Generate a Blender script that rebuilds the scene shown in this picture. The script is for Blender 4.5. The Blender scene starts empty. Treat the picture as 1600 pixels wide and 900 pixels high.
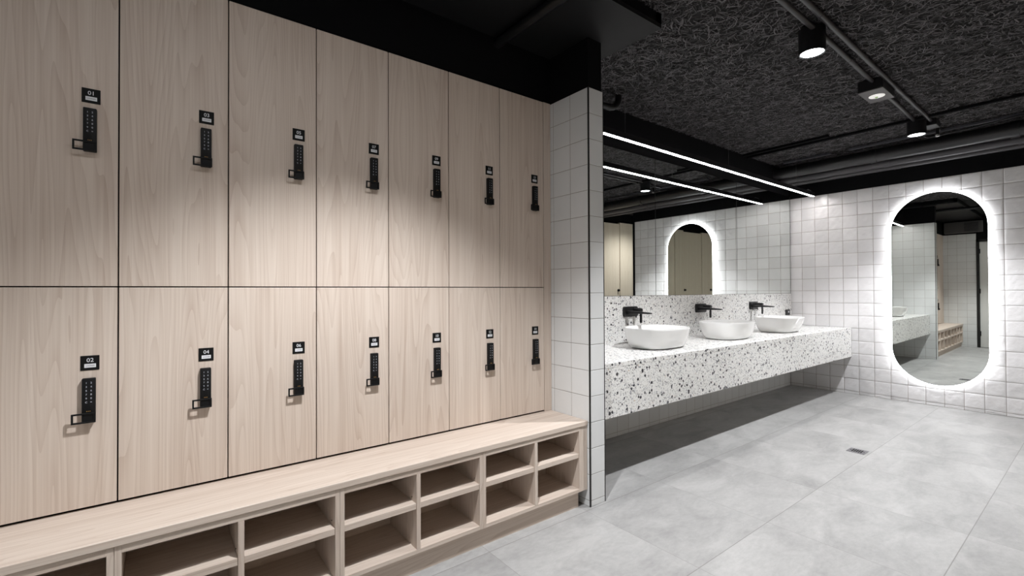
import bpy, bmesh, math, random
from mathutils import Vector, Matrix

random.seed(7)
C = bpy.context.scene.collection
PI = math.pi

# ---------------------------------------------------------------- layout numbers (metres)
XR = 6.6115      # face of the tiled wall with the pill mirror
YV = 2.62        # vanity wall
YL = 2.185       # locker doors
YC = 1.860       # front end of the partition
XC = 1.990       # locker side of the partition
XP = 2.119       # vanity side of the partition
XL = -0.80       # left wall
YB = -0.90       # toilet cubicle fronts behind the camera
XE = 9.0
T = 0.15
Z0 = 0.0344      # first full tile course
ZT = Z0 + 16 * T # top of tiling 2.4344
ZC = 2.81        # ceiling
Y_END = 0.07     # where the mirror wall stops

# ---------------------------------------------------------------- camera
cam_d = bpy.data.cameras.new('camera')
cam = bpy.data.objects.new('camera', cam_d)
C.objects.link(cam)
f_px, yaw, pit, rol, cy = 725.38, 0.6543, 0.0095, 0.0042, 447.386
right = Vector((math.cos(yaw), -math.sin(yaw), 0))
fwd = Vector((math.sin(yaw), math.cos(yaw), 0))
up = Vector((0, 0, 1))
f2 = fwd * math.cos(pit) + up * math.sin(pit)
u2 = -fwd * math.sin(pit) + up * math.cos(pit)
r3 = right * math.cos(rol) - u2 * math.sin(rol)
u3 = right * math.sin(rol) + u2 * math.cos(rol)
m = Matrix((r3, u3, -f2)).transposed().to_4x4()
m.translation = Vector((0, 0, 1.25))
cam.matrix_world = m
cam_d.sensor_width = 36
cam_d.lens = f_px * 36 / 1600
cam_d.shift_y = -(450 - cy) / 1600
cam_d.clip_start = 0.02
bpy.context.scene.camera = cam

# ---------------------------------------------------------------- world and colour
w = bpy.data.worlds.new('world')
bpy.context.scene.world = w
w.use_nodes = True
w.node_tree.nodes['Background'].inputs[0].default_value = (0.5, 0.5, 0.52, 1)
w.node_tree.nodes['Background'].inputs[1].default_value = 0.02
vs = bpy.context.scene.view_settings
vs.view_transform = 'Standard'
vs.look = 'None'
vs.gamma = 1
vs.use_curve_mapping = False
vs.exposure = 0.0

SPOT_W = 232
LED_E = 60
PILL_E = 11
FILL_E = 7
SPOTS = [(0.69, 1.10), (3.12, 1.10), (5.55, 1.11)]

# ---------------------------------------------------------------- node helpers
def mat(name, color=(0.8, 0.8, 0.8), rough=0.5, metal=0.0, spec=0.5, emit=None, estr=0.0):
    m = bpy.data.materials.new(name)
    m.use_nodes = True
    b = m.node_tree.nodes['Principled BSDF']
    b.inputs['Base Color'].default_value = (*color, 1)
    b.inputs['Roughness'].default_value = rough
    b.inputs['Metallic'].default_value = metal
    b.inputs['Specular IOR Level'].default_value = spec
    if emit:
        b.inputs['Emission Color'].default_value = (*emit, 1)
        b.inputs['Emission Strength'].default_value = estr
    return m

class N:
    def __init__(s, m):
        s.m = m; s.t = m.node_tree; s.b = s.t.nodes['Principled BSDF']
    def node(s, typ, **kw):
        n = s.t.nodes.new(typ)
        for k, v in kw.items(): setattr(n, k, v)
        return n
    def put(s, sock, v):
        if hasattr(v, 'is_output') or isinstance(v, bpy.types.NodeSocket): s.t.links.new(v, sock)
        else: sock.default_value = v
    def math(s, op, a, b=0.0, c=0.0, clamp=False):
        n = s.node('ShaderNodeMath', operation=op); n.use_clamp = clamp
        s.put(n.inputs[0], a); s.put(n.inputs[1], b); s.put(n.inputs[2], c)
        return n.outputs[0]
    def vmath(s, op, a, b):
        n = s.node('ShaderNodeVectorMath', operation=op)
        s.put(n.inputs[0], a); s.put(n.inputs[1], b)
        return n.outputs[0]
    def coord(s, out='Object'): return s.node('ShaderNodeTexCoord').outputs[out]
    def pos(s): return s.node('ShaderNodeNewGeometry').outputs['Position']
    def noise(s, vec, scale, detail=3, rough=0.5, dist=0.0, out='Fac'):
        n = s.node('ShaderNodeTexNoise')
        s.put(n.inputs['Vector'], vec); s.put(n.inputs['Scale'], scale)
        n.inputs['Detail'].default_value = detail; n.inputs['Roughness'].default_value = rough
        n.inputs['Distortion'].default_value = dist
        return n.outputs[out]
    def ramp(s, fac, stops):
        n = s.node('ShaderNodeValToRGB'); s.put(n.inputs[0], fac)
        e = n.color_ramp.elements
        while len(e) < len(stops): e.new(0.5)
        for i, (p, c) in enumerate(stops):
            e[i].position = p; e[i].color = (*c, 1) if len(c) == 3 else c
        return n.outputs[0]
    def mix(s, fac, a, b, mode='MIX'):
        n = s.node('ShaderNodeMix', data_type='RGBA', blend_type=mode)
        s.put(n.inputs[0], fac)
        for i, v in ((6, a), (7, b)):
            if isinstance(v, tuple): v = (*v, 1) if len(v) == 3 else v
            s.put(n.inputs[i], v)
        return n.outputs[2]
    def bump(s, h, strength=0.2, dist=0.01):
        n = s.node('ShaderNodeBump'); s.put(n.inputs['Height'], h)
        n.inputs['Strength'].default_value = strength; n.inputs['Distance'].default_value = dist
        s.t.links.new(n.outputs[0], s.b.inputs['Normal'])
    def color(s, c): s.put(s.b.inputs['Base Color'], c)

def sep(n, v):
    x = n.node('ShaderNodeSeparateXYZ'); n.put(x.inputs[0], v); return x.outputs
def comb(n, x, y, z):
    c = n.node('ShaderNodeCombineXYZ')
    n.put(c.inputs[0], x); n.put(c.inputs[1], y); n.put(c.inputs[2], z); return c.outputs[0]

# ---------------------------------------------------------------- materials
def wood(name, axis, light=(0.648, 0.560, 0.487), dark=(0.478, 0.379, 0.313)):
    """pale elm veneer, grain running along the given axis (0 x, 2 z)"""
    m = mat(name, rough=0.5, spec=0.35)
    n = N(m)
    p = n.pos()
    rnd = n.node('ShaderNodeObjectInfo').outputs['Random']
    off = comb(n, n.math('MULTIPLY', rnd, 13.7), n.math('MULTIPLY', rnd, 5.3), n.math('MULTIPLY', rnd, 31.1))
    sc = [1.0, 1.0, 1.0]; sc[axis] = 0.060
    q = n.vmath('ADD', n.vmath('MULTIPLY', p, tuple(sc)), off)
    field = n.noise(q, 6.0, 1.8, 0.40, 0.08)
    rings = n.math('FRACT', n.math('MULTIPLY', field, 34.0))
    line = n.math('POWER', rings, 2.5)                     # sharp late wood line, soft fade
    sf = [1.0, 1.0, 1.0]; sf[axis] = 0.010
    qf = n.vmath('ADD', n.vmath('MULTIPLY', p, tuple(sf)), off)
    fibre = n.noise(qf, 260, 3, 0.6)
    streak = n.noise(qf, 75, 2, 0.55)
    band = n.noise(qf, 16, 2, 0.5)
    fac = n.math('MULTIPLY', line, n.math('ADD', n.math('MULTIPLY', band, 0.55), 0.15))
    fac = n.math('ADD', fac, n.math('MULTIPLY', n.math('SUBTRACT', fibre, 0.40), 0.85))
    fac = n.math('ADD', fac, n.math('MULTIPLY', n.math('SUBTRACT', streak, 0.40), 0.90))
    fac = n.math('ADD', fac, n.math('MULTIPLY', n.math('SUBTRACT', band, 0.45), 0.70), clamp=True)
    n.color(n.mix(fac, light, dark))
    n.bump(fibre, 0.04, 0.002)
    return m

WOOD_V = wood('wood_veneer_vertical', 2)
WOOD_H = wood('wood_veneer_horizontal', 0)
WOOD_PALE = wood('wood_cubicle', 2, (0.66, 0.58, 0.47), (0.56, 0.46, 0.35))

def tile_material(name, base, rough, var=0.10, wav=0.0):
    m = mat(name, rough=rough, spec=0.5)
    n = N(m)
    a = n.node('ShaderNodeAttribute', attribute_name='tile_tone')
    tone = n.math('ADD', n.math('MULTIPLY', a.outputs['Fac'], var), 1 - var / 2)
    mott = n.noise(n.pos(), 9, 3, 0.6)
    tone = n.math('MULTIPLY', tone, n.math('ADD', n.math('MULTIPLY', mott, 0.07), 0.965))
    v = n.vmath('MULTIPLY', comb(n, tone, tone, tone), base)
    n.color(v)
    if wav:
        n.bump(n.noise(n.pos(), 24, 2, 0.5), wav, 0.01)
    return m

TILE = tile_material('tile_matt_white', (0.68, 0.69, 0.69), 0.32, 0.07)
ZELLIGE = tile_material('tile_glazed_wavy', (0.73, 0.72, 0.725), 0.22, 0.15, 0.35)
GROUT = mat('grout_grey', (0.26, 0.21, 0.18), 0.9)
BLACK = mat('paint_black', (0.004, 0.004, 0.0048), 0.8, spec=0.1)
BLACKTRIM = mat('trim_black', (0.006, 0.006, 0.006), 0.4)
BLACKMETAL = mat('metal_black', (0.006, 0.006, 0.007), 0.42, spec=0.35)
PIPE = mat('pipe_dark', (0.026, 0.024, 0.027), 0.42)
PIPE_BLACK = mat('pipe_black', (0.011, 0.0105, 0.012), 0.33)
PIPE_GREY = mat('pipe_grey', (0.042, 0.039, 0.044), 0.36)
TRAY = mat('tray_dark', (0.05, 0.05, 0.06), 0.5)
KEYBLACK = mat('lock_black', (0.004, 0.004, 0.0045), 0.55, spec=0.25)
PLATE = mat('plate_black', (0.004, 0.004, 0.004), 0.6, spec=0.2)
WHITEINK = mat('ink_white', (0.75, 0.76, 0.80), 0.6)
GREYINK = mat('ink_grey', (0.55, 0.57, 0.64), 0.6)
LABEL = mat('label_white', (0.72, 0.73, 0.76), 0.6)
LABELINK = mat('label_ink', (0.10, 0.10, 0.11), 0.6)
AMBER = mat('indicator_amber', (0.55, 0.32, 0.10), 0.5)
CERAMIC = mat('ceramic_white', (0.80, 0.80, 0.79), 0.08, spec=0.6)
CERAMIC.node_tree.nodes['Principled BSDF'].inputs['Coat Weight'].default_value = 0.4
STEEL = mat('steel_brushed', (0.42, 0.41, 0.42), 0.35, 0.9)
CHROME = mat('chrome', (0.75, 0.75, 0.76), 0.12, 1.0)
VOID = mat('void_black', (0.003, 0.003, 0.003), 0.9)
MIRROR = mat('mirror_silver', (0.90, 0.935, 0.915), 0.0, 1.0)
MIRRORGREY = mat('mirror_silver_pill', (0.80, 0.83, 0.80), 0.0, 1.0)
DOORWHITE = mat('door_paint', (0.62, 0.62, 0.60), 0.5)
LEDMAT = mat('led_diffuser', (0.9, 0.9, 0.9), 0.5, emit=(1.0, 0.95, 0.94), estr=LED_E)
PILLMAT = mat('halo_diffuser', (0.9, 0.9, 0.9), 0.5, emit=(0.97, 0.98, 1.0), estr=PILL_E)
LENS = mat('spot_lens', (0.9, 0.9, 0.9), 0.4, emit=(0.93, 0.97, 1.0), estr=14)
LENSDIM = mat('emergency_lens', (0.75, 0.75, 0.72), 0.3, emit=(1.0, 0.98, 0.93), estr=0.45)
FILLMAT = mat('fill_diffuser', (0.9, 0.9, 0.9), 0.5, emit=(0.97, 0.98, 1.0), estr=FILL_E)
GREYBOX = mat('housing_grey', (0.075, 0.070, 0.070), 0.5)

def make_terrazzo():
    m = mat('terrazzo', rough=0.32, spec=0.5)
    n = N(m)
    p = n.pos()
    warp = n.noise(p, 40, 2, 0.5, out='Color')
    p2 = n.vmath('ADD', p, n.vmath('MULTIPLY', warp, (0.018, 0.018, 0.018)))
    base = n.mix(n.noise(p, 60, 3, 0.6), (0.74, 0.735, 0.715), (0.84, 0.835, 0.82))
    col = base
    def chips(scale, cut, keep, colour_a, colour_b, col, offs):
        v = n.node('ShaderNodeTexVoronoi', feature='F1')
        n.put(v.inputs['Vector'], n.vmath('ADD', p2, (offs, offs * 0.7, offs * 1.3)))
        v.inputs['Scale'].default_value = scale
        v.inputs['Randomness'].default_value = 1.0
        r = sep(n, v.outputs['Color'])
        inside = n.math('LESS_THAN', v.outputs['Distance'], n.math('ADD', n.math('MULTIPLY', r[1], cut * 0.6), cut * 0.55))
        sel = n.math('LESS_THAN', r[0], keep)
        mask = n.math('MULTIPLY', inside, sel)
        return n.mix(mask, col, n.mix(r[2], colour_a, colour_b))
    col = chips(120, 0.50, 0.55, (0.46, 0.47, 0.49), (0.60, 0.585, 0.555), col, 0.3)
    col = chips(80, 0.48, 0.26, (0.26, 0.27, 0.30), (0.50, 0.48, 0.45), col, 1.1)
    col = chips(84, 0.42, 0.18, (0.020, 0.020, 0.026), (0.10, 0.10, 0.12), col, 2.3)
    col = chips(42, 0.44, 0.21, (0.008, 0.008, 0.012), (0.03, 0.03, 0.04), col, 3.9)
    col = chips(70, 0.30, 0.035, (0.42, 0.24, 0.12), (0.55, 0.38, 0.22), col, 5.2)
    n.color(col)
    return m
TERRAZZO = make_terrazzo()

def make_floor():
    m = mat('floor_porcelain', rough=0.42, spec=0.45)
    n = N(m)
    p = n.pos()
    x, y, z = sep(n, p)
    SX, SY = 0.670, 0.685
    ux = n.math('DIVIDE', n.math('SUBTRACT', x, 3.28 - 20 * SX), SX)
    uy = n.math('DIVIDE', n.math('SUBTRACT', y, 0.472 - 20 * SY), SY)
    def edge(u, s, wdt):
        fr = n.math('FRACT', u)
        d = n.math('MINIMUM', fr, n.math('SUBTRACT', 1.0, fr))
        return n.math('LESS_THAN', d, wdt / s)
    gx = edge(ux, SX, 0.0013); gy = edge(uy, SY, 0.0020)
    cell = comb(n, n.math('FLOOR', ux), n.math('FLOOR', uy), 0.0)
    wn = n.node('ShaderNodeTexWhiteNoise'); n.put(wn.inputs['Vector'], cell)
    cellc = wn.outputs['Color']
    q = n.vmath('ADD', n.vmath('MULTIPLY', p, (1.0, 1.9, 1.0)), n.vmath('MULTIPLY', cellc, (9.0, 9.0, 9.0)))
    big = n.noise(q, 2.6, 6, 0.62, 0.6)
    fine = n.noise(q, 26, 5, 0.65, 0.3)
    speck = n.noise(p, 150, 2, 0.5)
    fac = n.math('ADD', n.math('MULTIPLY', big, 0.75), n.math('MULTIPLY', fine, 0.35))
    col = n.ramp(fac, [(0.32, (0.255, 0.252, 0.25)), (0.52, (0.355, 0.352, 0.348)), (0.70, (0.44, 0.436, 0.43))])
    col = n.mix(n.math('MULTIPLY', n.math('SUBTRACT', speck, 0.5), 0.5, clamp=True), col, (0.30, 0.29, 0.28))
    tone = n.math('ADD', n.math('MULTIPLY', wn.outputs['Value'], 0.09), 0.955)
    col = n.vmath('MULTIPLY', col, comb(n, tone, tone, tone))
    col = n.mix(n.math('MULTIPLY', gx, 0.65), col, (0.20, 0.19, 0.18))
    col = n.mix(n.math('MULTIPLY', gy, 0.72), col, (0.18, 0.17, 0.16))
    n.color(col)
    n.put(n.b.inputs['Roughness'], n.math('ADD', n.math('MULTIPLY', fine, 0.2), 0.32))
    n.bump(fine, 0.05, 0.004)
    return m
FLOOR = make_floor()

def make_woodwool():
    m = mat('ceiling_wood_wool', rough=0.8, spec=0.25)
    n = N(m)
    a = n.node('ShaderNodeAttribute', attribute_name='tile_tone')
    n.color(n.mix(a.outputs['Fac'], (0.012, 0.0115, 0.012), (0.165, 0.156, 0.165)))
    return m
WOOL = make_woodwool()
WOOLBASE = mat('ceiling_board_base', (0.006, 0.006, 0.006), 0.9)
SOFFIT = mat('soffit_charcoal', (0.006, 0.006, 0.007), 0.6, spec=0.2)

# ---------------------------------------------------------------- mesh helpers
def tag(o, label=None, cat=None, group=None, kind=None):
    if label: o['label'] = label
    if cat: o['category'] = cat
    if group: o['group'] = group
    if kind: o['kind'] = kind
    return o

def link(name, me, mats, parent=None, loc=None):
    o = bpy.data.objects.new(name, me)
    if not isinstance(mats, (list, tuple)): mats = [mats]
    for m_ in mats:
        if len(me.materials) < len(mats): me.materials.append(m_)
    C.objects.link(o)
    if parent: o.parent = parent
    if loc: o.location = loc
    return o

def obj(name, bm, mats, parent=None, loc=None, smooth=False):
    me = bpy.data.meshes.new(name)
    bmesh.ops.recalc_face_normals(bm, faces=bm.faces)
    bm.to_mesh(me); bm.free()
    if smooth:
        me.shade_smooth()
        try: me.set_sharp_from_angle(angle=math.radians(40))
        except Exception: pass
    return link(name, me, mats, parent, loc)

def add_box(bm, lo, hi, bevel=0.0, mi=0, seg=1):
    vs_ = [bm.verts.new((x, y, z)) for x in (lo[0], hi[0]) for y in (lo[1], hi[1]) for z in (lo[2], hi[2])]
    idx = [(0, 1, 3, 2), (4, 6, 7, 5), (0, 4, 5, 1), (2, 3, 7, 6), (0, 2, 6, 4), (1, 5, 7, 3)]
    fs = [bm.faces.new([vs_[i] for i in q]) for q in idx]
    for f in fs: f.material_index = mi
    if bevel:
        es = list({e for f in fs for e in f.edges})
        r = bmesh.ops.bevel(bm, geom=es, offset=bevel, segments=seg, profile=0.5, affect='EDGES')
        for f in r['faces']: f.material_index = mi

def box(name, lo, hi, m, parent=None, bevel=0.0, loc=None, seg=1):
    bm = bmesh.new(); add_box(bm, lo, hi, bevel, 0, seg)
    return obj(name, bm, m, parent, loc)

def empty(name, loc, label=None, cat=None, group=None, rz=0.0):
    o = bpy.data.objects.new(name, None); C.objects.link(o)
    o.empty_display_size = 0.05
    o.location = loc; o.rotation_euler = (0, 0, rz)
    return tag(o, label, cat, group)

def copy_tree(o, parent=None):
    c = o.copy(); C.objects.link(c); c.parent = parent
    for ch in list(o.children): copy_tree(ch, c)
    return c

def add_tube(bm, pts, r, seg=16, mi=0, cap=True):
    pts = [Vector(p) for p in pts]
    rings = []
    ref = Vector((0, 0, 1)) if abs((pts[1] - pts[0]).normalized().z) < 0.9 else Vector((1, 0, 0))
    rr = r if isinstance(r, (list, tuple)) else [r] * len(pts)
    for i, p in enumerate(pts):
        d = (pts[min(i + 1, len(pts) - 1)] - pts[max(i - 1, 0)]).normalized()
        a = d.cross(ref).normalized(); b = a.cross(d).normalized()
        rings.append([bm.verts.new(p + (a * math.cos(2 * PI * k / seg) + b * math.sin(2 * PI * k / seg)) * rr[i]) for k in range(seg)])
    for i in range(len(rings) - 1):
        for k in range(seg):
            f = bm.faces.new((rings[i][k], rings[i][(k + 1) % seg], rings[i + 1][(k + 1) % seg], rings[i + 1][k]))
            f.material_index = mi; f.smooth = True
    if cap:
        for rg in (rings[0], rings[-1]):
            f = bm.faces.new(rg); f.material_index = mi

def tube(name, pts, r, m, parent=None, seg=16, loc=None):
    bm = bmesh.new(); add_tube(bm, pts, r, seg)
    o = obj(name, bm, m, parent, loc, smooth=True)
    return o

def add_lathe(bm, prof, centre, seg=32, mi=0):
    """profile of (radius, z) turned about the vertical through centre"""
    rings = []
    for r, z in prof:
        if r < 1e-6: rings.append([bm.verts.new((centre[0], centre[1], z))])
        else: rings.append([bm.verts.new((centre[0] + r * math.cos(2 * PI * k / seg), centre[1] + r * math.sin(2 * PI * k / seg), z)) for k in range(seg)])
    for a, b in zip(rings, rings[1:]):
        for k in range(seg):
            k2 = (k + 1) % seg
            vsx = []
            for q in ((a[k % len(a)], a[k2 % len(a)], b[k2 % len(b)], b[k % len(b)])): 
                for v in q if isinstance(q, tuple) else (q,):
                    if v not in vsx: vsx.append(v)
            if len(vsx) > 2:
                f = bm.faces.new(vsx); f.material_index = mi; f.smooth = True

def text_mesh(s, size, extrude=0.0002):
    cu = bpy.data.curves.new('txt', 'FONT')
    cu.body = s; cu.size = size; cu.align_x = 'CENTER'; cu.align_y = 'CENTER'; cu.extrude = extrude
    cu.resolution_u = 3
    o = bpy.data.objects.new('txt', cu); C.objects.link(o)
    bpy.context.view_layer.update()
    me = bpy.data.meshes.new_from_object(o.evaluated_get(bpy.context.evaluated_depsgraph_get()))
    bpy.data.objects.remove(o); bpy.data.curves.remove(cu)
    # stand it up: text x -> x, text y -> z, facing -y
    me.transform(Matrix.Rotation(PI / 2, 4, 'X'))
    return me

class Geo:
    """raw vertex and face lists, for the large meshes"""
    def __init__(s): s.v = []; s.f = []; s.mi = []; s.tone = []; s.sm = []
    def quad(s, a, b, c, d, mi=0, tone=0.5, smooth=False):
        i = len(s.v); s.v += [a, b, c, d]; s.f.append((i, i + 1, i + 2, i + 3)); s.mi.append(mi); s.tone.append(tone); s.sm.append(smooth)
    def boxx(s, lo, hi, mi=0, tone=0.5):
        i = len(s.v)
        s.v += [(x, y, z) for x in (lo[0], hi[0]) for y in (lo[1], hi[1]) for z in (lo[2], hi[2])]
        for q in [(0, 1, 3, 2), (4, 6, 7, 5), (0, 4, 5, 1), (2, 3, 7, 6), (0, 2, 6, 4), (1, 5, 7, 3)]:
            s.f.append(tuple(i + k for k in q)); s.mi.append(mi); s.tone.append(tone); s.sm.append(False)
    def build(s, name, mats, kind=None):
        me = bpy.data.meshes.new(name)
        me.from_pydata(s.v, [], s.f)
        for m_ in mats: me.materials.append(m_)
        me.polygons.foreach_set('material_index', s.mi)
        me.polygons.foreach_set('use_smooth', s.sm)
        at = me.attributes.new('tile_tone', 'FLOAT', 'FACE')
        at.data.foreach_set('value', s.tone)
        me.validate(); me.update()
        o = bpy.data.objects.new(name, me); C.objects.link(o)
        if kind: o['kind'] = kind
        return o

def tiles(g, P0, U, V, Nn, u0, u1, v0, v1, ju, jv, wavy=0.0, gap=0.0022, proud=0.0022, sub=1):
    """tiles on the plane P0 + u*U + v*V, outer face at offset 0 along Nn, joints at ju + k*T and jv + k*T"""
    P0 = Vector(P0); U = Vector(U); V = Vector(V); Nn = Vector(Nn)
    if U.cross(V).dot(Nn) < 0: flip = True
    else: flip = False
    def cuts(a, b, j):
        k = math.ceil((a - j) / T - 1e-6); c = [a]
        while j + k * T < b - 1e-6:
            if j + k * T > a + 1e-6: c.append(j + k * T)
            k += 1
        c.append(b)
        return [(p, q) for p, q in zip(c, c[1:]) if q - p > 0.006]
    for (a, b) in cuts(u0, u1, ju):
        for (c, d) in cuts(v0, v1, jv):
            tone = random.random()
            h = gap / 2
            A, B, Cc, D = a + h, b - h, c + h, d - h
            n = sub
            t1, t2, t0 = [random.uniform(-1, 1) * wavy for _ in range(3)]
            ph = [random.uniform(0, 6.28) for _ in range(6)]
            fr = [random.uniform(0.5, 1.3) for _ in range(4)]
            i0 = len(g.v)
            inset = 0.0022
            us = [A] + [A + inset + (B - A - 2 * inset) * k / n for k in range(n + 1)] + [B]
            vv = [Cc] + [Cc + inset + (D - Cc - 2 * inset) * k / n for k in range(n + 1)] + [D]
            nu = len(us)
            for jx, v in enumerate(vv):
                for ix, u in enumerate(us):
                    su = (u - A) / (B - A) * 2 - 1; sv = (v - Cc) / (D - Cc) * 2 - 1
                    hgt = 0.0
                    if wavy:
                        hgt = t0 * 0.4 + t1 * su * 0.75 + t2 * sv * 0.75
                        hgt += wavy * 0.42 * math.sin(fr[0] * PI * su + ph[0]) * math.cos(fr[1] * PI * sv + ph[1])
                        hgt += wavy * 0.22 * math.sin(fr[2] * 2.3 * PI * (su + sv * 0.6) + ph[2])
                        fall = (1 - abs(su) ** 5) * (1 - abs(sv) ** 5); hgt = min(max(hgt * (0.5 + 0.5 * fall), -0.0018), 0.0038)
                    if ix in (0, nu - 1) or jx in (0, len(vv) - 1): hgt -= 0.0009
                    g.v.append(tuple(P0 + U * u + V * v + Nn * hgt))
            for jx in range(len(vv) - 1):
                for ix in range(nu - 1):
                    q = (i0 + jx * nu + ix, i0 + jx * nu + ix + 1, i0 + (jx + 1) * nu + ix + 1, i0 + (jx + 1) * nu + ix)
                    g.f.append(q[::-1] if flip else q); g.mi.append(0); g.tone.append(tone); g.sm.append(bool(wavy))

X_, Y_, Z_ = (1, 0, 0), (0, 1, 0), (0, 0, 1)
G0 = 0.0024   # tiles stand this far in front of the grout bed

# ================================================================= SETTING
# floor and ceiling
g = Geo()
g.boxx((XL - 0.12, YB - 0.2, -0.10), (XE, YV + 0.12, 0.0))
g.build('floor', [FLOOR], 'structure')

g = Geo()
g.boxx((XL - 0.12, YB - 0.2, ZC + 0.012), (XE, YV + 0.12, ZC + 0.14), 1)
# wood wool boards: a bed of short curled strands between narrow board joints
JX = [5.236 - 0.60 * 0 + k * 1.2 for k in range(-4, 4)]
JY = [2.04 - k * 0.6 for k in range(-1, 6)]
def near_joint(x, y):
    return min(abs(x - a) for a in JX) < 0.006 or min(abs(y - b) for b in JY) < 0.006
rs = random.Random(11)
def strands(count, x0, x1, y0, y1, wd):
    for _ in range(count):
        x = rs.uniform(x0, x1); y = rs.uniform(y0, y1)
        if near_joint(x, y): continue
        ang = rs.uniform(0, PI); L = rs.uniform(0.035, 0.085); bend = rs.uniform(-0.9, 0.9)
        z = ZC + rs.uniform(-0.006, 0.010); w_ = wd * rs.uniform(0.6, 1.2)
        tone = rs.random() ** 1.2
        pts = []
        cx, cyy = x, y
        dz = rs.uniform(-0.005, 0.005)
        for k in range(4):
            a = ang + bend * (k / 3 - 0.5)
            pts.append((cx, cyy, z + dz * (k / 3 - 0.5) - 0.0015 * math.sin(PI * k / 3), a))
            cx += math.cos(a) * L / 3; cyy += math.sin(a) * L / 3
        roll_ = rs.uniform(-0.7, 0.7)
        i = len(g.v)
        for (px, py, pz, a) in pts:
            nx, ny = -math.sin(a) * w_ * math.cos(roll_), math.cos(a) * w_ * math.cos(roll_)
            nz = w_ * math.sin(roll_)
            g.v.append((px - nx, py - ny, pz - nz)); g.v.append((px + nx, py + ny, pz + nz))
        for k in range(3):
            g.f.append((i + 2 * k, i + 2 * k + 1, i + 2 * k + 3, i + 2 * k + 2)); g.mi.append(0); g.tone.append(tone); g.sm.append(False)
strands(46000, 1.9, XR, 0.1, YV, 0.0024)
strands(12000, 1.9, XR + 0.9, YB, 0.1, 0.0024)
g.build('ceiling', [WOOL, WOOLBASE], 'structure')

# vanity wall: tiled below the counter, black above the mirrors
g = Geo()
g.boxx((XP - 0.02, YV + G0, 0), (XR + 0.13, YV + 0.12, ZT), 1)
tiles(g, (0, YV, 0), X_, Z_, (0, -1, 0), XP, XR - 0.001, 0, 0.62, XR - 0.02, Z0)
g.boxx((XP - 0.02, YV, 0.62), (XR + 0.13, YV + G0 + 0.001, 1.2), 1)
g.boxx((XP - 0.02, YV - 0.001, 2.470), (XR + 0.13, YV + 0.12, ZC + 0.01), 2)
g.build('wall_vanity', [TILE, GROUT, BLACK], 'structure')

# wall behind and over the lockers
g = Geo()
g.boxx((XL - 0.12, YL + 0.36, 0), (XC, YV + 0.12, 2.43), 0)
g.boxx((XL - 0.12, YL + 0.012, 2.439), (XC, YV + 0.12, ZC), 0)
g.build('wall_lockers', [BLACK], 'structure')

# right wall with wavy glazed tiles
g = Geo()
g.boxx((XR + 0.0032, Y_END + 0.004, 0), (XR + 0.13, YV, ZT), 1)
tiles(g, (XR, 0, 0), Y_, Z_, (-1, 0, 0), Y_END + 0.031, YV - 0.001, 0, ZT, 2.4717, Z0, wavy=0.0034, sub=9, gap=0.0030)
g.boxx((XR - 0.004, Y_END, ZT), (XR + 0.13, YV, ZC + 0.01), 2)
g.boxx((XR - 0.006, Y_END - 0.010, 0), (XR + 0.13, Y_END + 0.030, ZT), 2)
g.build('wall_right', [ZELLIGE, GROUT, BLACK], 'structure')
g = Geo()
g.boxx((XR + 0.13, Y_END, 0), (XE, Y_END + 0.12, ZC + 0.01), 0)
g.build('wall_corridor', [mat('paint_corridor', (0.35, 0.35, 0.34), 0.7)], 'structure')
g = Geo()
g.boxx((XE, YB - 0.2, 0), (XE + 0.12, Y_END + 0.12, ZC + 0.01), 0)
g.build('wall_end', [mat('paint_end', (0.35, 0.35, 0.34), 0.7)], 'structure')

# partition between lockers and basins, tiled on its faces, black post above
g = Geo()
g.boxx((XC + G0, YC + G0, 0), (XP - G0, YV, ZT), 1)
tiles(g, (XC, 0, 0), Y_, Z_, (-1, 0, 0), YC + 0.006, YL + 0.012, 0, ZT, YC, Z0)
tiles(g, (0, YC, 0), X_, Z_, (0, -1, 0), XC + 0.007, XP - 0.004, 0, ZT, XC - 0.01, Z0)
tiles(g, (XP, 0, 0), Y_, Z_, (1, 0, 0), YC + 0.006, YV - 0.002, 0, ZT, YC, Z0)
g.boxx((XC + 0.003, YC + 0.004, ZT), (XP - 0.012, YV, ZC), 2)
g.build('wall_partition', [TILE, GROUT, BLACK], 'structure')
g = Geo()
g.boxx((XC - 0.0015, YC - 0.0015, 0), (XC + 0.0065, YC + 0.0055, ZT + 0.001), 0)
g.build('trim_1', [BLACKTRIM], 'structure')
g = Geo()
g.boxx((XP - 0.0025, YC - 0.0005, 0), (XP + 0.0008, YC + 0.006, ZT), 0)
g.build('trim_2', [BLACKTRIM], 'structure')

# left wall with doorway
g = Geo()
DY0, DY1 = 0.72, 1.66
g.boxx((XL - 0.12, DY1, 0), (XL - G0, YV, ZT), 1)
g.boxx((XL - 0.12, YB - 0.2, 0), (XL - G0, DY0, ZT), 1)
g.boxx((XL - 0.12, YB - 0.2, ZT), (XL, YV, ZC + 0.01), 2)
g.boxx((XL - 0.12, DY0, 2.30), (XL - G0, DY1, ZT), 2)
tiles(g, (XL, 0, 0), Y_, Z_, (1, 0, 0), DY1, YL + 0.01, 0, ZT, DY1, Z0)
tiles(g, (XL, 0, 0), Y_, Z_, (1, 0, 0), YB, DY0, 0, ZT, DY0, Z0)
g.build('wall_left', [TILE, GROUT, BLACK], 'structure')
g = Geo()
for a, b in ((DY0, DY0 + 0.045), (DY1 - 0.045, DY1)):
    g.boxx((XL - 0.11, a, 0), (XL + 0.012, b, 2.30), 0)
g.boxx((XL - 0.11, DY0, 2.255), (XL + 0.012, DY1, 2.30), 0)
g.build('trim_3', [BLACKTRIM], 'structure')
dr = box('door_1', (XL - 0.06, DY0 + 0.047, 0.006), (XL - 0.018, DY1 - 0.047, 2.253), DOORWHITE, bevel=0.002)
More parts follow.
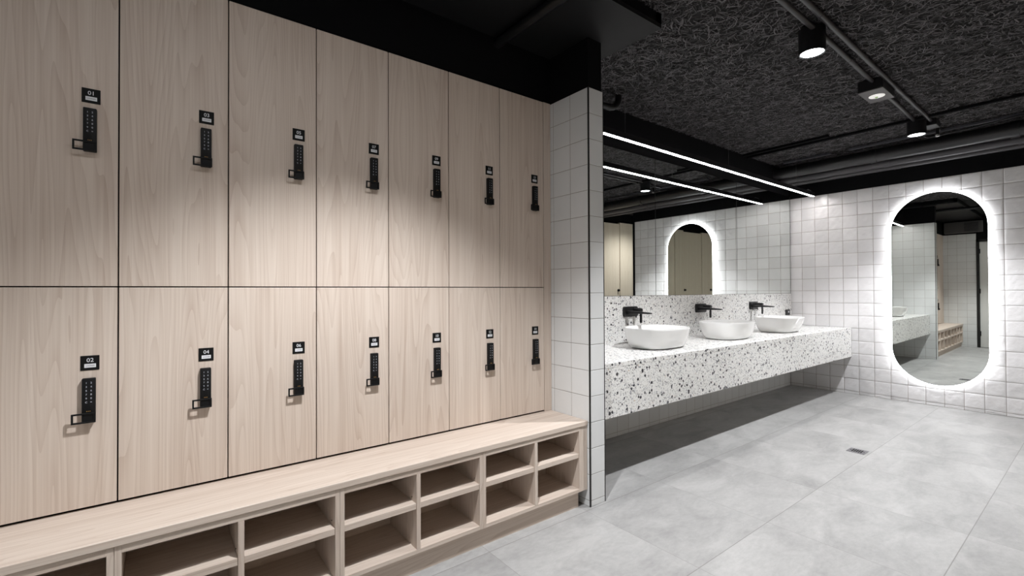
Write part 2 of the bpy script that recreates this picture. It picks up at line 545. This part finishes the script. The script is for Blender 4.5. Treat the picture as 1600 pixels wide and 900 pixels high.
tag(dr, kind='structure')
for hz in (0.25, 1.15, 2.0):
    tube('door_hinge', [(XL - 0.008, DY1 - 0.052, hz), (XL - 0.008, DY1 - 0.052, hz + 0.1)], 0.009, BLACKMETAL, dr, 10)
bmh = bmesh.new()
add_tube(bmh, [(XL - 0.018, DY0 + 0.11, 1.02), (XL + 0.04, DY0 + 0.11, 1.02), (XL + 0.045, DY0 + 0.13, 1.02), (XL + 0.045, DY0 + 0.23, 1.02)], 0.009, 10)
obj('door_handle', bmh, CHROME, dr, smooth=True)

# back wall behind the cubicle fronts
g = Geo()
g.boxx((XL - 0.12, YB - 0.32, 0), (XE, YB - 0.08, ZC + 0.01), 0)
g.build('wall_back', [BLACK], 'structure')

# smooth soffit board over the lockers
g = Geo()
g.boxx((XL, 1.552, 2.728), (2.262, YV, 2.752), 0)
g.boxx((XL, 1.552, 2.752), (2.262, 1.60, ZC), 1)
g.boxx((2.21, 1.552, 2.752), (2.262, YV, ZC), 1)
so = g.build('ceiling_soffit', [SOFFIT, BLACK], 'structure')

# ================================================================= LIGHT FITTINGS AND SERVICES
def spotlight(x, y, label, lamp=True):
    t = empty('ceiling_spotlight', (x, y, ZC), label, 'ceiling light', 'cylindrical ceiling spotlights')
    R, H = 0.070, 0.145
    bm = bmesh.new()
    add_lathe(bm, [(0.0, 0.004), (R - 0.004, 0.004), (R, 0.0), (R, -H), (R - 0.006, -H - 0.001), (R - 0.009, -H + 0.004), (R - 0.010, -H + 0.012), (0, -H + 0.012)], (0, 0), 40)
    obj('housing', bm, BLACKMETAL, t, smooth=True)
    bm = bmesh.new()
    add_lathe(bm, [(0.0, -H + 0.011), (R - 0.0105, -H + 0.011), (R - 0.0105, -H + 0.005), (0.0, -H + 0.003)], (0, 0), 40)
    obj('lens', bm, LENS, t, smooth=True)
    if lamp:
        wide = x > 7
        ld = bpy.data.lights.new('spot_lamp', 'SPOT')
        ld.energy = SPOT_W * (0.5 if wide else 1); ld.color = (0.97, 0.98, 1.0)
        ld.spot_size = math.radians(150 if wide else 105); ld.spot_blend = 1.0 if wide else 0.55
        ld.shadow_soft_size = 0.03
        lo = bpy.data.objects.new('spot_lamp', ld); C.objects.link(lo)
        lo.parent = t; lo.location = (0, 0, -H - 0.012)
    return t
spotlight(*SPOTS[1], 'black cylindrical spotlight nearest the top edge, lit, on the conduit')
spotlight(*SPOTS[2], 'black cylindrical spotlight farther along the conduit, near the wall pipes')
spotlight(*SPOTS[0], 'black cylindrical spotlight above the timber lockers, over the camera')
spotlight(7.45, -0.15, 'added black spotlight brightening the cubicle fronts beyond the end of the mirror wall')  # added lamp, wide cone to brighten the reflected cubicle fronts evenly

t = empty('ceiling_fill_light', (0.18, 0.80, ZC), 'added flat white fill light over the camera, beyond the top of the picture', 'ceiling light')  # unseen fill panel, added to lift the upper lockers and partition
box('frame', (-0.92, -0.17, -0.030), (0.92, 0.17, -0.006), BLACKMETAL, t, 0.002)
box('diffuser', (-0.90, -0.15, -0.034), (0.90, 0.15, -0.0302), FILLMAT, t)

t = empty('emergency_light', (4.35, 1.102, ZC), 'square black emergency light with a round pale lens between two spotlights', 'emergency light')
bm = bmesh.new(); add_box(bm, (-0.150, -0.077, -0.083), (0.150, 0.077, -0.002), 0.004)
obj('housing', bm, BLACKMETAL, t)
box('face_plate', (-0.150, -0.077, -0.087), (0.150, 0.077, -0.083), GREYBOX, t, 0.001)
bm = bmesh.new(); add_lathe(bm, [(0, -0.0865), (0.05, -0.0865), (0.05, -0.0885), (0.046, -0.0895), (0, -0.092)], (0.01, 0), 32)
le = obj('lens', bm, LENSDIM, t, smooth=True)
bm = bmesh.new(); add_lathe(bm, [(0, -0.0925), (0.011, -0.0925), (0.008, -0.0965), (0, -0.098)], (0.02, 0.004), 16)
obj('indicator', bm, mat('indicator_green', (0.35, 0.6, 0.2), 0.4), le, smooth=True)

def conduit(name, segs, r, label, couplings=(), group=None, m=None):
    m = m or PIPE
    bm = bmesh.new()
    add_tube(bm, segs, r, 14)
    d = (Vector(segs[1]) - Vector(segs[0])).normalized()
    o = obj(name, bm, m, smooth=True)
    tag(o, label, 'conduit' if 'conduit' in name else 'pipe', group)
    for c in couplings:
        c = Vector(c)
        tube('coupling', [c - d * 0.03, c + d * 0.03], r * 1.10, m, o, 14)
    return o
zc = ZC - 0.018
conduit('ceiling_conduit', [(1.2, 1.075, zc), (3.4, 1.075, zc), (5.55, 1.115, zc)], 0.0155,
        'dark electrical conduit running through the ceiling spotlights', [(3.72, 1.08, zc), (2.4, 1.075, zc)])
conduit('ceiling_conduit', [(1.2, 0.985, zc), (3.0, 1.000, zc), (4.3, 1.013, zc), (5.45, 1.02, zc), (6.05, 1.035, zc)], 0.0155,
        'dark electrical conduit bypassing the spotlights on their camera-far side', [(2.98, 1.0, zc), (3.95, 1.01, zc), (4.72, 1.017, zc)])
jb = box('junction_box', (5.62, 0.985, ZC - 0.06), (5.78, 1.075, ZC - 0.0), BLACKMETAL, bevel=0.004)
tag(jb, 'small black junction box beside the farther ceiling spotlight', 'junction box')
tag(tube('drooping_cable', [(5.62, 1.12, ZC - 0.03), (5.80, 1.13, ZC - 0.09), (5.92, 1.1, ZC - 0.095), (5.95, 0.8, ZC - 0.08), (5.95, 0.3, ZC - 0.04), (5.95, 0.0, ZC - 0.02)], 0.007, BLACKMETAL, None, 10),
    'thin black cable drooping from the farther spotlight to the pipes', 'cable')
# cable channels across the ceiling
for k, (xx, a, b) in enumerate([(5.36, 1.75, YV - 0.01), (5.47, 0.1, YV - 0.01)]):
    o = box('cable_channel', (xx - 0.016, a, ZC - 0.030), (xx + 0.016, b, ZC - 0.004), BLACK, bevel=0.003)
    tag(o, ['shorter black cable channel across the ceiling, side of the light bar', 'longer black cable channel across the ceiling, side of the wall pipes'][k], 'cable channel', 'ceiling cable channels')
# services along the top of the mirror wall
conduit('service_pipe', [(6.20, YV - 0.003, 2.700), (6.20, Y_END - 0.9, 2.700)], 0.070,
        'thickest black pipe along the top of the mirror wall', [(6.20, 1.60, 2.70), (6.20, 0.55, 2.70)], 'pipes above the mirror wall', PIPE_BLACK)
conduit('service_pipe', [(6.395, YV - 0.003, 2.645), (6.395, Y_END - 0.9, 2.645)], 0.047,
        'middle dark pipe above the mirror wall tiles', [(6.395, 1.53, 2.645), (6.395, 0.52, 2.645)], 'pipes above the mirror wall', PIPE_GREY)
conduit('service_pipe', [(6.510, YV - 0.003, 2.612), (6.510, Y_END - 0.9, 2.612)], 0.032,
        'lowest thin dark pipe above the mirror wall tiles', [(6.510, 1.47, 2.612), (6.510, 0.49, 2.612)], 'pipes above the mirror wall', PIPE_GREY)
for k, (ya, yb, lb) in enumerate([(1.95, 2.45, 'left'), (0.0, 1.78, 'right')]):
    o = box('cable_tray', (6.03, ya, ZC - 0.036), (6.055, yb, ZC - 0.012), TRAY, bevel=0.002)
    tag(o, 'short black cable tray over the pipes, %s' % ('end near the basins' if lb == 'left' else 'longer piece over the pill mirror'), 'cable tray', 'cable trays')
sp = empty('sprinkler_head', (5.86, 1.02, ZC), 'small pale sprinkler head by the pipes below the farther spotlight', 'sprinkler')
bm = bmesh.new(); add_lathe(bm, [(0, -0.03), (0.012, -0.03), (0.012, -0.10), (0, -0.10)], (0, 0), 14); obj('stem', bm, BLACKMETAL, sp, smooth=True)
bm = bmesh.new(); add_lathe(bm, [(0, -0.10), (0.018, -0.102), (0.016, -0.118), (0, -0.124)], (0, 0), 14); obj('nozzle', bm, STEEL, sp, smooth=True)

# elbow pipe behind the partition and pipe under the soffit
pts = [(2.94, 2.42, ZC), (2.94, 2.42, 2.79)]
for k in range(7):
    a = PI / 2 * k / 6
    pts.append((2.94 - 0.13 * (1 - math.cos(a)), 2.42, 2.79 - 0.10 * math.sin(a)))
pts.append((XP + 0.01, 2.42, 2.69))
tag(tube('waste_pipe', pts, 0.026, BLACKMETAL), 'black elbow pipe turning down from the ceiling behind the tiled partition', 'pipe')
tag(tube('soffit_pipe', [(1.58, 1.20, 2.695), (1.58, YL + 0.008, 2.695)], 0.028, BLACKMETAL), 'black pipe crossing under the soffit above the lockers', 'pipe')

# linear light bar over the basins
LX0, LX1, LY, LZ = 2.20, 6.488, 2.29, 2.405
t = empty('linear_pendant', (LX0, LY, LZ), 'long slim black pendant light bar over the vanity, glowing white underneath', 'pendant light')
box('profile', (0, -0.0145, 0.0025), (LX1 - LX0, 0.0145, 0.050), BLACKMETAL, t, 0.001)
box('diffuser', (0.002, -0.0125, -0.0008), (LX1 - LX0 - 0.002, 0.0125, 0.0025), LEDMAT, t, 0.0005)
WIRE = mat('wire_steel', (0.16, 0.16, 0.16), 0.5, 0.5)
for xx in (2.86, 4.42, 5.985):
    tube('suspension_wire', [(xx - LX0, 0, 0.05), (xx - LX0, 0, ZC - LZ)], 0.0022 if xx > 5 else 0.0012, WIRE, t, 8)
tube('end_cable', [(LX1 - LX0 - 0.22, 0, 0.052), (LX1 - LX0 - 0.17, 0, 0.068), (LX1 - LX0 - 0.10, 0, 0.066), (LX1 - LX0 - 0.06, 0, 0.050)], 0.003, WIRE, t, 8)

# ================================================================= MIRRORS
MZ0, MZ1 = 1.202, 2.467
for k, (a, b, lb) in enumerate([(XP + 0.012, 3.6745, 'first wide mirror panel over the vanity, next to the partition'),
                               (3.6755, 5.188, 'middle wide mirror panel over the vanity, reflecting the pill mirror'),
                               (5.189, XR - 0.001, 'third wide mirror panel over the vanity, against the wavy tiled wall')]):
    t = empty('wall_mirror', ((a + b) / 2, YV, MZ0), lb, 'mirror', 'wide mirror panels over the vanity')
    hw = (b - a) / 2
    box('backing', (-hw, -0.0125, 0.0), (hw, -0.0015, MZ1 - MZ0), BLACKTRIM, t)
    box('glass', (-hw + 0.003, -0.0185, 0.001), (hw - (0.003 if k < 2 else 0.026), -0.0127, MZ1 - MZ0 - 0.001), MIRROR, t)

# pill mirror with halo
PYc, PZ0, PZ1, PW = 1.162, 0.227, 2.281, 0.767
def stadium(hw, z0, z1, n=28):
    r = hw; out = []
    for k in range(n + 1): a = PI * k / n; out.append((r * math.cos(a), z1 - r + r * math.sin(a)))
    for k in range(n + 1): a = PI + PI * k / n; out.append((r * math.cos(a), z0 + r + r * math.sin(a)))
    return out
def prism(name, outline, x0, x1, m, parent, hole=None, smooth=True):
    """outline in local (y,z), extruded along local x"""
    bm = bmesh.new()
    A = [bm.verts.new((x0, y, z)) for y, z in outline]; B = [bm.verts.new((x1, y, z)) for y, z in outline]
    n = len(outline)
    for k in range(n): bm.faces.new((A[k], A[(k + 1) % n], B[(k + 1) % n], B[k]))
    if hole is None:
        bm.faces.new(A); bm.faces.new(B)
    else:
        A2 = [bm.verts.new((x0, y, z)) for y, z in hole]; B2 = [bm.verts.new((x1, y, z)) for y, z in hole]
        for k in range(n):
            k2 = (k + 1) % n
            bm.faces.new((A2[k], A2[k2], B2[k2], B2[k])); bm.faces.new((A[k], A[k2], A2[k2], A2[k])); bm.faces.new((B[k], B[k2], B2[k2], B2[k]))
    return obj(name, bm, m, parent)
t = empty('pill_mirror', (XR - 0.0045, PYc, PZ0), 'tall pill-shaped backlit mirror glowing on the wavy tiled wall', 'mirror', rz=math.radians(0.66))
H_ = PZ1 - PZ0
hw = PW / 2
glass = prism('glass', stadium(hw, 0, H_), -0.040, -0.0355, MIRRORGREY, t)
prism('frosted_rim', stadium(hw + 0.006, -0.006, H_ + 0.006), -0.0385, -0.0125, PILLMAT, t, hole=stadium(hw - 0.03, 0.03, H_ - 0.03))
prism('back_box', stadium(hw - 0.035, 0.035, H_ - 0.035), -0.035, -0.008, BLACKTRIM, t)

# ================================================================= VANITY
CF = 1.944; CZ0, CZ1 = 0.447, 0.790
t = empty('vanity_counter', (XP, CF, CZ0), 'long floating terrazzo vanity counter with deep apron and splashback', 'vanity')
bm = bmesh.new()
add_box(bm, (0.002, 0, CZ1 - CZ0 - 0.03), (XR - XP - 0.0045, YV - CF - 0.003, CZ1 - CZ0), 0.0015)
add_box(bm, (0.002, 0, 0), (XR - XP - 0.0045, 0.03, CZ1 - CZ0 - 0.031), 0.0)
add_box(bm, (0.002, 0.03, 0), (XR - XP - 0.0045, YV - CF - 0.003, 0.02), 0.0)
obj('countertop', bm, TERRAZZO, t)
box('splashback', (0.002, YV - CF - 0.022, CZ1 - CZ0), (XR - XP - 0.012, YV - CF - 0.003, 1.200 - CZ0), TERRAZZO, t)

def superellipse(a, b, z, n, k=96, dx=0, dy=0):
    out = []
    for i in range(k):
        th = 2 * PI * i / k
        c, s_ = math.cos(th), math.sin(th)
        out.append((dx + a * math.copysign(abs(c) ** (2 / n), c), dy + b * math.copysign(abs(s_) ** (2 / n), s_), z))
    return out
def make_basin(label):
    t = empty('vessel_basin', (0, 0, 0), label, 'basin', 'white vessel basins')
    bm = bmesh.new()
    prof = []
    # outside, foot to rim (half widths a, b, height)
    for a, b, z, n in [(0.200, 0.134, 0.002, 3.0), (0.213, 0.145, 0.004, 3.0), (0.228, 0.158, 0.012, 3.0), (0.243, 0.175, 0.036, 2.9), (0.256, 0.192, 0.074, 2.8),
                       (0.264, 0.205, 0.115, 2.7), (0.271, 0.216, 0.148, 2.6), (0.272, 0.218, 0.158, 2.6), (0.270, 0.216, 0.162, 2.6), (0.266, 0.212, 0.162, 2.6),
                       (0.262, 0.208, 0.157, 2.6), (0.254, 0.198, 0.125, 2.7), (0.240, 0.182, 0.080, 2.8), (0.210, 0.152, 0.042, 2.7), (0.16, 0.11, 0.026, 2.5), (0.07, 0.05, 0.021, 2.2), (0.022, 0.022, 0.019, 2)]:
        prof.append([bm.verts.new(p) for p in superellipse(a, b, z, n)])
    K = 96
    for r0, r1 in zip(prof, prof[1:]):
        for i in range(K):
            f = bm.faces.new((r0[i], r0[(i + 1) % K], r1[(i + 1) % K], r1[i])); f.smooth = True
    bm.faces.new(prof[0]); bm.faces.new(prof[-1])
    o = obj('bowl', bm, CERAMIC, t, smooth=True)
    bm = bmesh.new(); add_lathe(bm, [(0, 0.019), (0.021, 0.0195), (0.022, 0.0225), (0.018, 0.024), (0.008, 0.0235), (0, 0.023)], (0, 0), 24)
    obj('waste_plug', bm, CHROME, t, smooth=True)
    return t
BX = (3.205, 4.312, 5.425)
b0 = make_basin('white rounded vessel basin nearest the partition, under the first tap')
b0.location = (BX[0], 2.262, CZ1 + 0.0005)
for x, lb in ((BX[1], 'white rounded vessel basin in the middle of the terrazzo counter'), (BX[2], 'white rounded vessel basin farthest along the counter, by the power outlet')):
    c = copy_tree(b0); c.location = (x, 2.262, CZ1 + 0.0005); c['label'] = lb

def rounded_rect(hx, hz, r, n=6):
    out = []
    for cx, cz, a0 in ((hx - r, hz - r, 0), (-hx + r, hz - r, PI / 2), (-hx + r, -hz + r, PI), (hx - r, -hz + r, 1.5 * PI)):
        for k in range(n + 1):
            a = a0 + PI / 2 * k / n; out.append((cx + r * math.cos(a), cz + r * math.sin(a)))
    return out
def add_plate(bm, outline, y0, y1, bev=0.0, cx=0, cz=0):
    A = [bm.verts.new((cx + x, y0, cz + z)) for x, z in outline]; B = [bm.verts.new((cx + x, y1, cz + z)) for x, z in outline]
    n = len(outline)
    sides = [bm.faces.new((A[k], A[(k + 1) % n], B[(k + 1) % n], B[k])) for k in range(n)]
    fa = bm.faces.new(A); fb = bm.faces.new(B)
    if bev:
        front = fa if y0 < y1 else fb
        bmesh.ops.bevel(bm, geom=list(front.edges), offset=bev, segments=2, profile=0.5, affect='EDGES')
def make_tap(label):
    # origin on the splashback face at plate centre; -y points into the room
    t = empty('wall_tap', (0, 0, 0), label, 'tap', 'black wall taps')
    bm = bmesh.new(); add_plate(bm, rounded_rect(0.095, 0.044, 0.016), -0.016, 0.0, 0.003)
    obj('back_plate', bm, BLACKMETAL, t, smooth=True)
    bm = bmesh.new()
    # spout: flat tapering blade
    secs = [(-0.014, 0.021, 0.013, 0.000), (-0.05, 0.020, 0.011, 0.0), (-0.12, 0.019, 0.008, 0.0), (-0.19, 0.018, 0.006, -0.001), (-0.245, 0.016, 0.004, -0.003), (-0.255, 0.013, 0.002, -0.004)]
    rings = []
    for y, hx, hz, dz in [(y, hx * 1.1, hz * 1.25 + 0.001, dz) for y, hx, hz, dz in secs]:
        rings.append([bm.verts.new((-0.045 + x, y, -0.004 + z + dz)) for x, z in rounded_rect(hx, hz, hz * 0.9, 3)])
    for a, b in zip(rings, rings[1:]):
        for k in range(len(a)):
            f = bm.faces.new((a[k], a[(k + 1) % len(a)], b[(k + 1) % len(a)], b[k])); f.smooth = True
    bm.faces.new(rings[0]); bm.faces.new(rings[-1])
    obj('spout', bm, BLACKMETAL, t, smooth=True)
    bm = bmesh.new()
    add_tube(bm, [(0.045, -0.014, 0.012), (0.045, -0.082, 0.012)], 0.020, 24)
    # hanging paddle
    add_plate(bm, rounded_rect(0.011, 0.052, 0.009, 4), -0.092, -0.080, 0.002, 0.045, -0.046)
    add_tube(bm, [(0.045, -0.078, 0.012), (0.045, -0.093, 0.012)], [0.019, 0.017], 24)
    obj('lever', bm, BLACKMETAL, t, smooth=True)
    return t
SPF = YV - 0.0225
t0 = make_tap('black wall tap above the basin nearest the partition')
t0.location = (3.288, SPF, 1.064)
for x, lb in ((4.416, 'black wall tap above the middle basin'), (5.545, 'black wall tap above the basin farthest along, by the outlet')):
    c = copy_tree(t0); c.location = (x, SPF, 1.066); c['label'] = lb

t = empty('power_outlet', (6.475, SPF, 0.957), 'small black power outlet on the splashback by the tiled corner', 'outlet')
bm = bmesh.new(); add_plate(bm, rounded_rect(0.058, 0.036, 0.004, 3), -0.010, 0.0, 0.001); obj('cover_plate', bm, BLACKMETAL, t)
bm = bmesh.new(); add_plate(bm, rounded_rect(0.013, 0.011, 0.002, 2), -0.0125, -0.0098, 0.0, 0.012, 0.006); obj('white_insert', bm, LABEL, t)['label'] = 'pale square insert'

# ================================================================= LOCKERS
PITCH = 0.3392; LX = -0.1074
ZM = 1.270; ZB = 0.503; ZTOP = 2.436
def make_locker(z0, z1, plate_z, key_z):
    """origin at floor level below the left edge of its door, y = 0 is the door face"""
    t = empty('locker', (0, 0, z0))
    g1 = 0.0022
    bm = bmesh.new()
    # open box carcass behind the door
    wd = 0.016
    add_box(bm, (0.0006, 0.022, 0.001), (wd, 0.355, z1 - z0 - 0.001)); add_box(bm, (PITCH - wd, 0.022, 0.001), (PITCH - 0.0006, 0.355, z1 - z0 - 0.001))
    add_box(bm, (wd, 0.022, 0.001), (PITCH - wd, 0.355, wd)); add_box(bm, (wd, 0.022, z1 - z0 - wd), (PITCH - wd, 0.355, z1 - z0 - 0.001))
    add_box(bm, (wd, 0.345, wd), (PITCH - wd, 0.355, z1 - z0 - wd))
    obj('carcass', bm, BLACK, t)
    box('door', (g1, 0.0, g1), (PITCH - g1, 0.0185, z1 - z0 - g1), WOOD_V, t, 0.0008)
    pz = plate_z - z0
    pl = empty('x', (0, 0, 0)); bpy.data.objects.remove(pl)
    cx = PITCH - 0.0745
    bm = bmesh.new(); add_plate(bm, rounded_rect(0.0248, 0.0255, 0.0008, 1), -0.0016, -0.0001)
    p = obj('number_plate', bm, PLATE, t, loc=(cx, 0, pz))
    bm = bmesh.new(); add_plate(bm, rounded_rect(0.0152, 0.0066, 0.0004, 1), -0.0021, -0.0015, 0, 0.0005, -0.0095)
    obj('name_label', bm, LABEL, p)
    # digital lock
    kx = cx - 0.0020; H2 = 0.0755
    bm = bmesh.new(); add_plate(bm, rounded_rect(0.0178, H2, 0.003, 4), -0.017, -0.0001, 0.0015)
    k = obj('keypad_lock', bm, KEYBLACK, t, loc=(kx, 0, key_z - z0), smooth=True)
    link('keypad_digits', KEYTEXT, GREYINK, k, (0, -0.0173, 0))
    bm = bmesh.new()
    for q in (-1, 0, 1): add_plate(bm, rounded_rect(0.0011, 0.0011, 0.0008, 2), -0.0178, -0.0168, 0, q * 0.0042, -0.0375)
    obj('indicator_dots', bm, AMBER, k)
    # pull: rectangular loop in front of the lower end of the lock
    bm = bmesh.new()
    xa, xb, za, zb, tk = -0.0440, 0.0192, -H2 - 0.001, -H2 + 0.034, 0.0056
    y0, y1 = -0.0255, -0.0205
    add_box(bm, (xa, y0, za), (xb, y1, za + tk), 0.0006); add_box(bm, (xa, y0, zb - tk), (xb, y1, zb), 0.0006)
    add_box(bm, (xa, y0, za + tk), (xa + tk, y1, zb - tk)); add_box(bm, (xb - tk, y0, za + tk), (xb, y1, zb - tk))
    add_box(bm, (-0.0165, y1 - 0.001, za + tk), (xb - tk, -0.0165, zb - tk), 0.001)
    obj('pull_handle', bm, KEYBLACK, k)
    return t

def keypad_mesh():
    bm = bmesh.new()
    rows = [('1', '2'), ('3', '4'), ('5', '6'), ('7', '8'), ('9', '0'), ('C', '=')]
    for r, pair in enumerate(rows):
        for c_, ch in enumerate(pair):
            tm = text_mesh(ch, 0.0084)
            tm.transform(Matrix.Translation(((-0.0060, 0.0066)[c_], 0, 0.0600 - r * 0.0133)))
            bm.from_mesh(tm); bpy.data.meshes.remove(tm)
    me = bpy.data.meshes.new('keypad_digits'); bm.to_mesh(me); bm.free()
    return me
KEYTEXT = keypad_mesh()
LTEXT = text_mesh('LOCKER', 0.0062)

up_src = make_locker(ZM, ZTOP, 1.939, 1.8170)
lo_src = make_locker(ZB, ZM, 1.0045, 0.8770)
order = ['first from the left', 'second from the left', 'third from the left', 'fourth from the left', 'fifth from the left', 'sixth from the left', 'last, beside the tiled partition']
for col in range(7):
    for row, src in ((0, up_src), (1, lo_src)):
        num = '%02d' % (2 * col + 1 + row)
        t = src if col == 0 else copy_tree(src)
        t.location = (LX + (col - 1) * PITCH, YL, (ZM, ZB)[row])
        tag(t, 'pale timber locker numbered %s, %s row, %s' % (num, ('upper', 'lower')[row], order[col]), 'locker', 'timber lockers above the bench')
        pl = [c_ for c_ in t.children if c_.name.startswith('number_plate')][0]
        for old in [c_ for c_ in pl.children if c_.name.startswith('plate_number')]: bpy.data.objects.remove(old)
        nt = link('plate_number', text_mesh(num, 0.0195), WHITEINK, pl, (0.0005, -0.0018, 0.0092))
        if not [c_ for c_ in pl.children if c_.name.startswith('label_text')]:
            link('label_text', LTEXT, LABELINK, pl, (0.0005, -0.0023, -0.0097))

xe = LX + 6 * PITCH
o = box('filler_panel', (xe + 0.0015, YL + 0.0, ZB - 0.006), (XC - 0.002, YL + 0.018, ZTOP), WOOD_V, bevel=0.0006)
tag(o, 'narrow vertical timber filler strip between the last locker and the partition', 'panel')
o = box('filler_panel', (XL + 0.002, YL + 0.0, ZB - 0.006), (LX - PITCH - 0.0015, YL + 0.018, ZTOP), WOOD_V, bevel=0.0006)
tag(o, 'wide plain timber panel left of the first lockers', 'panel')

# ================================================================= BENCH WITH SHOE CUBBIES
BF = 1.880
o = box('bench_top', (XL + 0.002, BF - 0.006, 0.4705), (XC - 0.003, YL + 0.017, 0.4955), WOOD_H, bevel=0.0015)
tag(o, 'long pale timber bench top in front of the lockers', 'bench top')
def make_cubby():
    """origin at floor, left edge, front plane"""
    t = empty('shoe_cabinet', (0, 0, 0))
    W, D, th = 0.680, 0.300, 0.018
    z0, z1 = 0.098, 0.4683
    bm = bmesh.new(); add_box(bm, (0.0004, 0, z0), (th, D, z1), 0.0006); obj('side_panel', bm, WOOD_V, t)
    bm = bmesh.new(); add_box(bm, (W - th, 0, z0), (W - 0.0004, D, z1), 0.0006); obj('side_panel', bm, WOOD_V, t)
    box('top_panel', (th, 0, z1 - 0.023), (W - th, D, z1), WOOD_H, t, 0.0006)
    box('bottom_panel', (th, 0, z0), (W - th, D, z0 + 0.018), WOOD_H, t, 0.0006)
    box('back_panel', (th, D - 0.008, z0 + 0.018), (W - th, D, z1 - 0.023), WOOD_H, t)
    box('divider', (W / 2 - 0.0095, 0, z0 + 0.018), (W / 2 + 0.0095, D - 0.008, z1 - 0.023), WOOD_V, t, 0.0006)
    for a, b in ((th, W / 2 - 0.0095), (W / 2 + 0.0095, W - th)):
        s_ = box('shelf', (a + 0.0005, 0.004, 0.292), (b - 0.0005, D - 0.009, 0.317), WOOD_H, t, 0.0008)
        bm = bmesh.new()
        for z in (0.333, 0.276): add_tube(bm, [(b - 0.0005, 0.045, z), (b - 0.003, 0.045, z)], 0.0020, 8)
        obj('shelf_pin', bm, BLACKTRIM, s_)
    return t
c0 = make_cubby()
cl = ['shoe cubby cabinet at the far left end of the bench, mostly out of the picture', 'shoe cubby cabinet with a large opening under the bench below lockers 04 and 06',
      'shoe cubby cabinet under the bench below lockers 08 and 10', 'shoe cubby cabinet under the bench nearest the partition']
for k, x in enumerate((-0.780, -0.100, 0.580, 1.260)):
    t = c0 if k == 0 else copy_tree(c0)
    t.location = (x, BF, 0)
    tag(t, cl[k], 'shoe cabinet', 'shoe cabinets under the bench')
o = box('end_panel', (1.9405, BF + 0.001, 0.098), (XC - 0.003, BF + 0.30, 0.4695), WOOD_V, bevel=0.0006)
tag(o, 'timber end panel closing the bench against the partition', 'panel')
o = box('toe_kick', (XL + 0.003, BF + 0.028, 0.0), (XC - 0.05, BF + 0.046, 0.0975), WOOD_H, bevel=0.0006)
tag(o, 'recessed timber toe kick board under the shoe cabinets', 'toe kick')

# ================================================================= TOILET CUBICLES SEEN IN THE MIRRORS
def make_cubicle_door():
    t = empty('cubicle_door', (0, 0, 0))
    box('door_leaf', (-0.745, -0.035, 0.006), (-0.003, 0.0, 2.585), WOOD_PALE, t, 0.001)
    bm = bmesh.new()
    add_tube(bm, [(-0.05, 0.0, 1.25), (-0.05, 0.012, 1.25)], 0.026, 20)
    add_tube(bm, [(-0.05, 0.011, 1.25), (-0.05, 0.035, 1.25)], [0.017, 0.021], 20)
    obj('door_knob', bm, BLACKMETAL, t, smooth=True)
    return t
d0 = make_cubicle_door()
for k, x in enumerate((2.55, 3.62, 4.69, 5.76, 6.62, 7.42)):
    t = d0 if k == 0 else copy_tree(d0)
    t.location = (x, YB, 0)
    tag(t, 'pale timber cubicle door reflected %s' % ['at the right side of the pill mirror in the vanity mirror', 'in the pill mirror seen in the vanity mirror', 'at the left side of the pill mirror in the vanity mirror',
        'by no mirror, standing opposite the basin farthest along', 'by no mirror, at the corner where the mirror wall stops', 'at the left edge of the vanity mirror'][k], 'cubicle door', 'timber cubicle doors')
for k, (a, b, lb) in enumerate([(2.552, 2.872, 'second'), (3.622, 3.942, 'third'), (4.692, 5.012, 'fourth'), (5.762, 5.872, 'fifth'), (6.622, 6.672, 'sixth'), (7.422, 7.84, 'last'), (XL + 0.01, 1.80, 'longest')]):
    o = box('cubicle_panel', (a, YB - 0.04, 0.0), (b, YB + 0.012, 2.612), WOOD_PALE, bevel=0.001)
    tag(o, 'fixed pale timber cubicle panel, %s beside the reflected doors' % lb, 'cubicle panel', 'fixed cubicle panels')

# air-conditioning unit above the entrance, seen in the pill mirror
t = empty('air_conditioner', (XL + 0.001, 1.85, 2.46), 'dark air-conditioning grille above the tiled wall by the entrance door', 'air conditioner')
box('casing', (0, -0.30, 0.0), (0.10, 0.30, 0.24), GREYBOX, t, 0.004)
bm = bmesh.new()
for k in range(8): add_box(bm, (0.10, -0.24, 0.03 + k * 0.024), (0.108, -0.02, 0.040 + k * 0.024))
obj('grille', bm, BLACKMETAL, t)

# ================================================================= FLOOR DRAIN
t = empty('floor_drain', (4.300, 1.234, 0.0), 'square steel floor drain with black slots in the pale floor', 'floor drain')
g1 = bmesh.new()
S = 0.058
add_box(g1, (-S, -S, 0.0002), (S, S, 0.0022), 0.0004)
obj('grate', g1, mat('drain_grey', (0.16, 0.155, 0.165), 0.4, 0.3), t)
bm = bmesh.new()
for k in range(5):
    y = -0.028 + k * 0.014
    add_box(bm, (-0.036, y - 0.0046, 0.0021), (0.036, y + 0.0046, 0.0027))
for s_ in (-1, 1): add_box(bm, (-0.006, s_ * 0.043 - 0.004, 0.0021), (0.006, s_ * 0.043 + 0.004, 0.0027))
obj('slots', bm, VOID, t)
